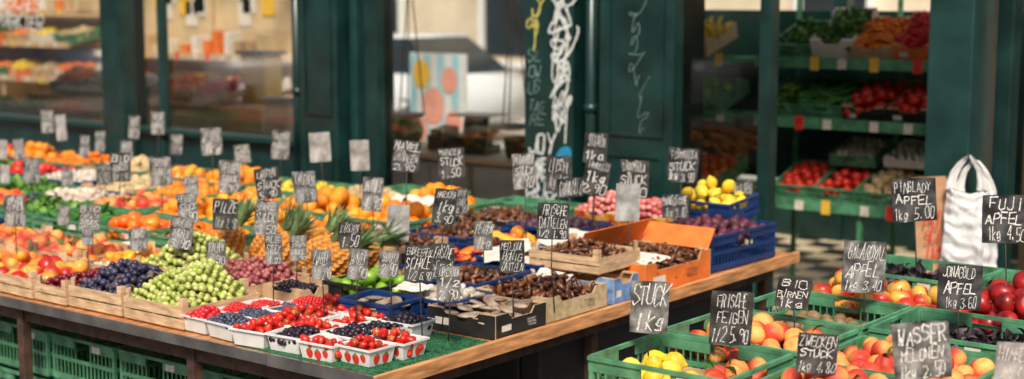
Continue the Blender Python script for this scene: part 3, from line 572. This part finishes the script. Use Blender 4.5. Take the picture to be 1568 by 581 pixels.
# ================================================================= SIGNS
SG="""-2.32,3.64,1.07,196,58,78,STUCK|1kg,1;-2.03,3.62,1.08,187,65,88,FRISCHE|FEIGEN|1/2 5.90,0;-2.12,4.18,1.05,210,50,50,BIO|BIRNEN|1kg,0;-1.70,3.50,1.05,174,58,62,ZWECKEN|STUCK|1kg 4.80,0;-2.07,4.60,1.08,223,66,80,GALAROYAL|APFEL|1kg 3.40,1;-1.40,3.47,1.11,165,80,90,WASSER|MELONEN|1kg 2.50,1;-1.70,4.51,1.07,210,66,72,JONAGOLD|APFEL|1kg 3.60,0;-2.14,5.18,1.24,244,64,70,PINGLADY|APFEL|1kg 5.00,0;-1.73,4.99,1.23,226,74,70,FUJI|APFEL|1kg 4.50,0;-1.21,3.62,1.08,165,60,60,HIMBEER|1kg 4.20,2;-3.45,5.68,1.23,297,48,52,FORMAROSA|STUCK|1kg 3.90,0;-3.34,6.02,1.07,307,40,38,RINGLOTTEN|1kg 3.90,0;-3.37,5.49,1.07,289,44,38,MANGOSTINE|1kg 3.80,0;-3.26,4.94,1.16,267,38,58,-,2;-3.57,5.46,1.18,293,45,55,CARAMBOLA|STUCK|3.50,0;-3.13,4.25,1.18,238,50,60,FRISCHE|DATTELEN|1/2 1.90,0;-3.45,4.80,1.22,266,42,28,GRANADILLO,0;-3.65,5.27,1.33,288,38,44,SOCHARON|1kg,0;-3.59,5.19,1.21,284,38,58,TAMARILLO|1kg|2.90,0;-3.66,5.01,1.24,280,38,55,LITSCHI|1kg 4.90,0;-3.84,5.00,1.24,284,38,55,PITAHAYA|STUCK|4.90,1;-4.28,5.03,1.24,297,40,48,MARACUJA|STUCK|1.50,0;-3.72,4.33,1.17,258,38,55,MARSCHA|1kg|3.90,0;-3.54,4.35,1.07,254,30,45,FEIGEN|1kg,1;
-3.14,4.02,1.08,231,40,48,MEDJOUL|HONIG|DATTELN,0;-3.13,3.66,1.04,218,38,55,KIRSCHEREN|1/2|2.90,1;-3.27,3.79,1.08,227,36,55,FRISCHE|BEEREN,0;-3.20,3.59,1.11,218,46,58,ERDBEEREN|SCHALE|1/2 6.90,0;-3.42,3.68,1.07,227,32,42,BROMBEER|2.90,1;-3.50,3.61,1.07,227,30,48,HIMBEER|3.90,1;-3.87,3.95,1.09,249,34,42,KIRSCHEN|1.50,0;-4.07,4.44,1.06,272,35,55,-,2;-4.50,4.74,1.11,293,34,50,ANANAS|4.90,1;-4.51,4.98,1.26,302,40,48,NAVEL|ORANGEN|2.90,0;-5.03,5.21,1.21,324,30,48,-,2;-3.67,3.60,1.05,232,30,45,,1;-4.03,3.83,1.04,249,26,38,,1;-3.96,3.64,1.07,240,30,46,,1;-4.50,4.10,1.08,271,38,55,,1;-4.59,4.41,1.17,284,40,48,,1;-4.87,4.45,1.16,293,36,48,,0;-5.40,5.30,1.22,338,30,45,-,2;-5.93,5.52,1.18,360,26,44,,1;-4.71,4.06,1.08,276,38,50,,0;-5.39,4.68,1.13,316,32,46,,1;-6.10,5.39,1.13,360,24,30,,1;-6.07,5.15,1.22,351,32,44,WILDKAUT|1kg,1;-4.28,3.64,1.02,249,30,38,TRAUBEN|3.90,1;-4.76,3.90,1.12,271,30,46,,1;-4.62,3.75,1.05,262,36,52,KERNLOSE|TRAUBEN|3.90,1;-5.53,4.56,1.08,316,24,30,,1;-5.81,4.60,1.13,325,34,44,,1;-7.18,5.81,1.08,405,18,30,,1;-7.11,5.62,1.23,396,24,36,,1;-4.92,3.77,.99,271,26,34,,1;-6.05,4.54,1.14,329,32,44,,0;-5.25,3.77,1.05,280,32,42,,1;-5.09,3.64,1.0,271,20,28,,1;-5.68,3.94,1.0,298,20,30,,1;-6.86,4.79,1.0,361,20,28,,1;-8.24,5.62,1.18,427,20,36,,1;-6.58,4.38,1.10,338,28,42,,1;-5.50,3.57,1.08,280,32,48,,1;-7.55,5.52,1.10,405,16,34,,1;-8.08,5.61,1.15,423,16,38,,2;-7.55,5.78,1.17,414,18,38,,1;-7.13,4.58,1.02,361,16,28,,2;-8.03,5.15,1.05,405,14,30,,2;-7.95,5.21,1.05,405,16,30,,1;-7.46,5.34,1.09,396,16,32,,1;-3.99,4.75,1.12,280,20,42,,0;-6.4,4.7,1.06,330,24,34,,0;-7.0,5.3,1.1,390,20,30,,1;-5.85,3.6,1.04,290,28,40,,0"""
for t in SG.replace('\n','').split(';'):
    a=t.split(','); x,y,z,s,w,h=map(float,a[:6]); tx=a[6]; s*=1e-5
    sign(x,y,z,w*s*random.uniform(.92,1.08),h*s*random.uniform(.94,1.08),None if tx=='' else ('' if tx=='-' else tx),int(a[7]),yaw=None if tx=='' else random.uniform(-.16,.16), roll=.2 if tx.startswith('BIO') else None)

# ================================================================= SHOP INTERIOR
def rack(x0,x1,y,levels,name='shelf_rack',m='gcrate'):
    b=MB()
    for z in levels:
        b.box(x0,x1,y,y+.5,z-.02,z,0); b.box(x0,x1,y-.012,y-.001,z-.035,z+.03,0)
    for x in(x0+.02,(x0+x1)/2,x1-.02): b.box(x-.015,x+.015,y+.51,y+.525,0,2.0,0); b.box(x-.015,x+.015,y+.02,y+.05,.021,levels[0]-.021,0)
    for z in levels:
        x=x0+.1
        while x<x1-.1:
            q=random.random(); mm=1 if q<.6 else (2 if q<.8 else 3); hh=.05 if mm==1 else .075; b.box(x,x+.055,y-.016,y-.0125,z-.01-hh/2,z+hh/2,mm); x+=random.uniform(.16,.34)
    return obj(name,b.mesh(name,[m,'papers','yellow','red']))
rack(-4.35,-2.95,8.0,[.74,1.24,1.6]); rack(-5.9,-4.55,8.1,[.74,1.24,1.6])
for x,z,k,f,t,h in [(-4.13,1.6,g,'salad_greens',.35,.1),(-3.86,1.6,'wcard','salad_greens',.5,.14),(-3.62,1.6,'card','carrots',.45,.1),(-3.35,1.6,'ocard','chillies',.5,.12),(-3.08,1.6,g,'green_peppers',.4,.1),
 (-4.2,1.24,g,'salad_greens',.35,.1),(-3.93,1.24,g,'cucumbers',.35,.1),(-3.65,1.24,'kcard','tomatoes',.4,.1),(-3.37,1.24,'kcard','tomatoes',.4,.1),(-3.1,1.24,g,'peppers',.35,.1),
 (-4.1,.74,g,'tomatoes',.3,.1),(-3.82,.74,g,'tomatoes',.3,.1),(-3.55,.74,g,'potatoes',.3,.1),(-3.28,.74,g,'lemons',.3,.1),(-3.03,.74,g,'peppers',.3,.1),
 (-5.6,.74,g,'tomatoes',.3,.1),(-5.2,.74,g,'salad_greens',.3,.1),(-4.8,.74,g,'peppers',.3,.1),(-5.6,1.24,g,'salad_greens',.3,.1),(-5.2,1.24,g,'cucumbers',.3,.1),(-4.8,1.24,g,'green_peppers',.3,.1),(-5.5,1.6,g,'salad_greens',.3,.1),(-4.9,1.6,'card','bananas',.3,.1)]:
    crate(x,8.24,.27 if x>-4.4 else .36,.4,h,k,f,z=z+.01,tilt=t)
crate(-3.36,8.36,.46,.3,.06,'wcard','eggs',z=.98,tilt=.3); crate(-3.8,8.38,.3,.3,.07,g,'mushrooms',z=.96,tilt=.3)
rack(-17.4,-14.6,10.28,[1.0,1.42,1.8],m='wood'); rack(-14.1,-11.2,10.28,[.95,1.35],m='wood')
ks=['oranges','lemons','tomatoes','salad_greens','potatoes','peppers','apricots','carrots']
for i,x in enumerate(np.arange(-17.1,-14.7,.48)):
    for j,z in enumerate((1.0,1.42)): crate(x,10.5,.44,.36,.12,['card','wcard',g,'ocard'][(i+j)%4],ks[(i*3+j*5)%8],z=z+.01,tilt=.2)
for i,x in enumerate(np.arange(-13.9,-11.4,.48)): crate(x,10.5,.44,.36,.12,['card','wcard',g,'kcard'][i%4],ks[(i*5+2)%8],z=.96,tilt=.2)
b=MB()
for i in range(16):
    x=-17.2+i*.17; hh=random.uniform(.1,.2); 
    b.box(x,x+.12,10.4,10.6,1.81,1.81+hh,random.randrange(4))
for i in range(15):
    x=-13.9+i*.17+random.uniform(-.02,.02); hh=random.uniform(.08,.26); b.box(x,x+random.uniform(.06,.12),10.4,10.6,1.36,1.36+hh,random.randrange(4))
obj('packaged_goods',b.mesh('goods',['card','cardw','cardo','cream']),bevel=.006)
b=MB(); b.box(-8.6,-6.05,7.75,8.35,.02,.84,0); b.box(-8.64,-6.01,7.72,8.38,.842,.88,0)
for x in(-8.2,-7.5,-6.8): b.box(x,x+.012,7.744,7.752,.1,.8,1)
obj('shop_counter',b.mesh('counter',['creamw','ink']),bevel=.004)
b=MB(); b.box(-12,-8.8,8.0,8.7,.02,1.05,0); b.box(-12.02,-8.78,7.97,8.73,1.052,1.09,1); obj('shop_counter',b.mesh('counter2',['creamw','wood']),bevel=.004)
for x,f in((-11.6,'oranges'),(-11.1,'potatoes'),(-10.6,'garlic'),(-10.1,'mandarins'),(-9.6,'tomatoes')): crate(x,8.3,.44,.38,.1,g if x<-10.5 else 'card',f,z=1.1,tilt=.25)
for x,f in((-13.2,'bananas'),(-12.7,'bananas'),(-12.2,'bananas'),(-11.7,'salad_greens'),(-11.2,'salad_greens'),(-10.7,'carrots')): crate(x,7.5,.44,.36,.12,g,f,z=.9,H=.09)
b=MB(); b.box(-13.6,-10.3,7.25,7.8,.02,.89,0); obj('display_bench',b.mesh('bench',['wood']),bevel=.004)
b=MB(); b.box(-9.5,-9.2,8.4,8.6,1.09,1.5,0); b.box(-9.53,-9.17,8.37,8.63,1.5,1.53,1); obj('yellow_box',b.mesh('ybox',['yellow','cardw']),bevel=.006)
b=MB(); b.box(-8.35,-8.1,7.6,7.7,.9,1.2,0); b.box(-8.36,-8.09,7.59,7.71,1.2,1.23,0); b.box(-8.6,-7.9,7.4,7.7,.02,.9,1); obj('cabinet_with_carton',b.mesh('cc',['cardw','creamw']),bevel=.01)
b=MB(); 
for i in range(16):
    x=random.uniform(-14.2,-11.2); z=random.uniform(1.65,2.1); b.box(x,x+.2,10.815,10.822-.0002*i,z,z+.28,0 if i%4 else 1)
obj('wall_notices',b.mesh('notices',['papers','yellow']))
b=MB(); b.box(-9.45,-8.75,10.5,10.52,.55,1.45,0)
for i in range(4): b.box(-9.45+.175*i,-9.45+.175*i+.09,10.496,10.499,.56,1.44,3)
for cx,cz,r,m in((-9.3,1.25,.11,1),(-8.95,1.2,.1,2),(-9.15,.95,.14,2),(-8.9,.8,.1,2),(-9.32,.72,.1,2)):
    n=20; b.add([(cx+r*math.cos(2*math.pi*k/n),10.493-.001*m,cz+r*1.25*math.sin(2*math.pi*k/n)) for k in range(n)],[tuple(range(n))],m)
b.box(-9.4,-9.36,10.53,10.56,.02,1.4,0); b.box(-8.84,-8.8,10.53,10.56,.02,1.4,0)
obj('dotted_poster',b.mesh('poster',['white','yellow','pink','cyan']))
def scale(x,y,zp):
    b=MB(); b.tube([(x,y,2.7),(x,y,2.2)],.004,0,6)
    for k in range(3):
        a=2.1*k+.4; b.tube([(x,y,2.2),(x+.1*math.cos(a),y+.1*math.sin(a),zp+.03)],.005,1,6)
    v,f=lathe([(.001,zp),(.07,zp+.005),(.1,zp+.03),(.11,zp+.04),(.102,zp+.036),(.07,zp+.01),(.001,zp+.006)],20); b.add(v+np.array([x,y,0]),f,0,None,True)
    v,f=lathe([(.001,2.12),(.06,2.13),(.07,2.2),(.05,2.26),(.001,2.27)],14); b.add(v+np.array([x,y,0]),f,0,None,True)
    obj('hanging_scale',b.mesh('scale',['steel','rope']))
scale(-6.75,7.5,1.15); scale(-5.85,7.5,1.12)
v,f=lathe([(max(.001,.13*math.sin(math.pi*i/12)),-.13*math.cos(math.pi*i/12)) for i in range(13)],20)
b=MB(); a=np.arctan2(v[:,1],v[:,0]); cc=np.where((np.sin(a*9)>0)[:,None],np.array([.03,.11,.03]),np.array([.1,.22,.07])); b.add(v,f,0,cc,True)
b.tube([(0,0,.125),(.01,0,.15),(.03,0,.16)],.006,0,6,c=(.1,.1,.03)); wm=b.mesh('watermelon',['fg'],True)
obj('watermelon',wm,(-7.2,7.95,1.01)); obj('watermelon',wm,(-7.48,8.1,1.01),(0,.5,1))
b=MB(); b.box(-.16,.16,-.12,.12,0,.06,0); b.box(-.13,.13,-.06,.06,.061,.12,0); b.box(-.1,.1,-.02,.0,.12,.26,0,R=Matrix.Rotation(-.25,3,'X')); b.box(-.17,.17,-.14,.14,.262,.275,1,T=(0,.08,0)); obj('weighing_scale',b.mesh('wscale',['kcrate','steel']),(-6.6,8.0,.88),(0,0,.2),bevel=.006)
b=MB(); b.box(-.1,.1,-.14,.14,0,.11,0); b.box(-.08,.08,-.1,.05,.111,.17,0,R=Matrix.Rotation(.2,3,'X')); b.box(-.06,.06,-.12,-.105,.12,.16,1); obj('cash_register',b.mesh('register',['kcrate','steel']),(-6.9,8.1,.88),(0,0,-.2),bevel=.006)
v,f=lathe([(.001,0),(.08,0),(.1,.05),(.11,.14),(.105,.145),(.09,.05),(.001,.01)],18); b=MB(); b.add(v,f,0,None,True); obj('wicker_bowl',b.mesh('bowl',['bowl']),(-6.15,7.95,.88))
# ---------------- bags on the right pillar
def bagmesh(seed):
    b=MB(); nz,n=36,60; v=[];f=[]
    for i in range(nz+1):
        t=i/nz; z=-.25+.40*t; a=.098*(1-.05*t)
        d=.028*math.sin(math.pi*(.12+.82*t))+.004
        for k in range(n):
            th=2*math.pi*k/n; x=a*np.sign(math.cos(th))*abs(math.cos(th))**.6; y=d*math.sin(th)
            sag=-.05*max(0,t-.7)/.3*(1-(x/a)**2)      # scooped neck between the handles
            fold=noise.noise(Vector((x*34+seed,z*4,seed)))*.026*(.5+.7*t)+noise.noise(Vector((x*20+z*18,z*24,seed+th*.3)))*.02
            v.append((x+noise.noise(Vector((z*14,seed,1)))*.01,y+fold,z+sag+noise.noise(Vector((x*20,2,seed)))*.02*(1-t)))
    for i in range(nz):
        for k in range(n): f.append((i*n+k,i*n+(k+1)%n,(i+1)*n+(k+1)%n,(i+1)*n+k))
    f.append(tuple(range(n))[::-1]); f.append(tuple(nz*n+k for k in range(n))); b.add(v,f,0,None,True)
    for sx in(-1,1):
        vv=[];ff=[]
        for j in range(14):
            s=j/13; cx=sx*(.068*(1-s**2.2)+.004); w=.024*(1-.7*s)+.003; z=.125+.16*s
            for q in range(7):
                u=q/6-.5; vv.append((cx+u*2*w,-.006+.013*math.sin(q*2.2+seed+s*3)*(1-.3*s),z+noise.noise(Vector((u*6,s*5,seed)))*.01))
            if j:
                for q in range(6): a=(j-1)*7+q; ff.append((a,a+1,a+8,a+7))
        b.add(vv,ff,0,None,True)
    b.tube([(0,.05,.29),(0,.0,.278),(0,-.02,.29)],.004,1,6)
    return b.mesh('bag',['bag','steel'])
obj('plastic_carrier_bag',bagmesh(1.3),(-2.5,6.66,.97),(0,.02,.45)); o=obj('plastic_carrier_bag',bagmesh(5.7),(-2.465,6.71,.94),(0,-.07,.6)); o.scale=(1,1,1.02)
b=MB(); nz=10; v=[];f=[]
for i in range(nz+1):
    t=i/nz; z=-.22+.46*t
    for (x,y) in((-.085,-.03),(0,-.036),(.085,-.03),(.078,0),(.085,.03),(0,.035),(-.085,.03),(-.078,0)):
        nn=noise.noise(Vector((x*30,z*20,y*30)))*.008; v.append((x*(1-.08*t)+nn,y*(1-.6*t)+nn,z))
n=8
for i in range(nz):
    for k in range(n): f.append((i*n+k,i*n+(k+1)%n,(i+1)*n+(k+1)%n,(i+1)*n+k))
f.append(tuple(range(n))[::-1]); b.add(v,f,0); lettering(b,['FRI','SCH','LICH'],.1,.26,-.045,1,wt=.006,cz=-.03)
obj('paper_bag',b.mesh('paperbag',['paper','red']),(-2.66,6.67,.9),(0,-.1,.45))
simple('window_blind',[(-2.41,.28,7.3,7.31,.5,2.3,0)],['ceil'])
# ================================================================= STREET beyond and behind
def car(x,y,z,rz,paint):
    b=MB(); st=[(-2.15,.35,.62,.72),(-2.05,.25,.78,.82),(-1.5,.22,.88,.86),(-.9,.2,.95,.88),(0,.2,.95,.88),(1.2,.2,.96,.88),(1.9,.25,.95,.85),(2.1,.35,.85,.76)]
    v=[];f=[]
    for X,z0,z1,w in st: v+=[(X,-w,z0),(X,-w-.03,(z0+z1)/2),(X,-w+.05,z1),(X,w-.05,z1),(X,w+.03,(z0+z1)/2),(X,w,z0)]
    for i in range(len(st)-1):
        for k in range(6): f.append((i*6+k,i*6+(k+1)%6,(i+1)*6+(k+1)%6,(i+1)*6+k))
    f+= [tuple(range(6))[::-1],tuple((len(st)-1)*6+k for k in range(6))]; b.add(v,f,0,None,True)
    lo=[(-1.05,-.8,.945),(1.8,-.78,.945),(1.8,.78,.945),(-1.05,.8,.945)]; hi=[(-.35,-.64,1.4),(1.15,-.62,1.42),(1.15,.62,1.42),(-.35,.64,1.4)]
    b.add(lo+hi,[(0,1,5,4),(1,2,6,5),(2,3,7,6),(3,0,4,7)],1); b.add([(p[0],p[1]*1.02,p[2]+.005) for p in hi]+[(p[0]*.95,p[1]*.9,p[2]+.05) for p in hi],[(4,5,6,7),(0,1,5,4),(1,2,6,5),(2,3,7,6),(3,0,4,7)],0,None,True)
    for X in(-1.35,1.3):
        for s in(-1,1):
            b.tube([(X,s*.7,.32),(X,s*.9,.32)],.32,2,20); b.tube([(X,s*.9,.32),(X,s*.91,.32)],.19,3,14)
    for s in(-1,1): b.box(-2.17,-2.1,s*.6-.15,s*.6+.15,.6,.72,3)
    obj('parked_car',b.mesh('car',[paint,'dark','rubber','steel']),(x,y,z),(0,0,rz))
car(-14.3,15.2,0,0,'carw'); car(-19.5,15.4,0,0,'carb'); car(-8.6,15.2,0,0,'carb'); car(-20,-4,0,1.57,'carw'); car(-26,-3.5,0,.1,'carb'); car(-14,-6.5,0,0,'carw')
def block(name,x0,x1,y0,y1,h,m,front):
    b=MB(); b.box(x0,x1,y0,y1,0,h,0); yy=y0 if front<0 else y1; s=front
    x=x0+1
    while x<x1-2:
        for z in np.arange(.9,h-1.5,3.4):
            a,c=sorted((yy+s*.01,yy+s*.04)); b.box(x,x+1.1,a,c,z,z+1.9,1); a,c=sorted((yy+s*.005,yy+s*.12)); b.box(x-.12,x-.002,a,c,z-.1,z+2.0,2); b.box(x+1.102,x+1.22,a,c,z-.1,z+2.0,2); b.box(x-.12,x+1.22,a,c,z+2.002,z+2.15,2); b.box(x-.2,x+1.3,a,c,z-.22,z-.102,2)
        x+=3.2
    obj(name,b.mesh(name,[m,'dark','ceil']))
block('street_building',-50,15,21,30,14,'plaster',-1); block('street_building',-60,20,-24,-14,10,'stone',1)
b=MB()
for i in range(24):
    x=-22+i*.4; b.add([(x,-7.5,2.2),(x+.4,-7.5,2.2),(x+.4,-9.2,2.8),(x,-9.2,2.8)],[(0,1,2,3)],0 if i%2 else 1); b.add([(x,-7.5,2.2),(x+.4,-7.5,2.2),(x+.4,-7.5,1.95),(x,-7.5,1.95)],[(0,1,2,3)],0 if i%2 else 1)
b.box(-22,-12.4,-8.8,-7.8,.7,.85,2)
for x in(-21.9,-17,-12.5): b.box(x,x+.06,-7.6,-7.54,0,2.2,2)
obj('awning_stall',b.mesh('awning',['cardw','cyan','wood']))
# ================================================================= LIGHT, CAMERA
w=bpy.data.worlds.new('World'); scene.world=w; w.use_nodes=True; nt=w.node_tree; bg=nt.nodes['Background']; sk=nt.nodes.new('ShaderNodeTexSky'); sk.sky_type='NISHITA'; sk.sun_disc=False
sd=Vector((.42,-.62,.82)).normalized(); sk.sun_elevation=math.asin(sd.z); sk.sun_rotation=math.atan2(sd.x,sd.y); sk.dust_density=5; sk.air_density=.7; nt.links.new(sk.outputs[0],bg.inputs[0]); bg.inputs[1].default_value=.125
s=bpy.data.lights.new('sun','SUN'); s.energy=3.7; s.angle=math.radians(12); s.color=(1,.91,.79); so=obj('sun',s); so.rotation_euler=(-sd).to_track_quat('-Z','Y').to_euler()
cam=bpy.data.cameras.new('camera'); cam.lens=51.3; cam.sensor_width=36; cam.clip_end=1000; cam.dof.use_dof=True; cam.dof.focus_distance=4.7; cam.dof.aperture_fstop=1.9
co=obj('camera',cam,(0,0,2.0),(math.radians(82.4),0,math.radians(38))); scene.camera=co
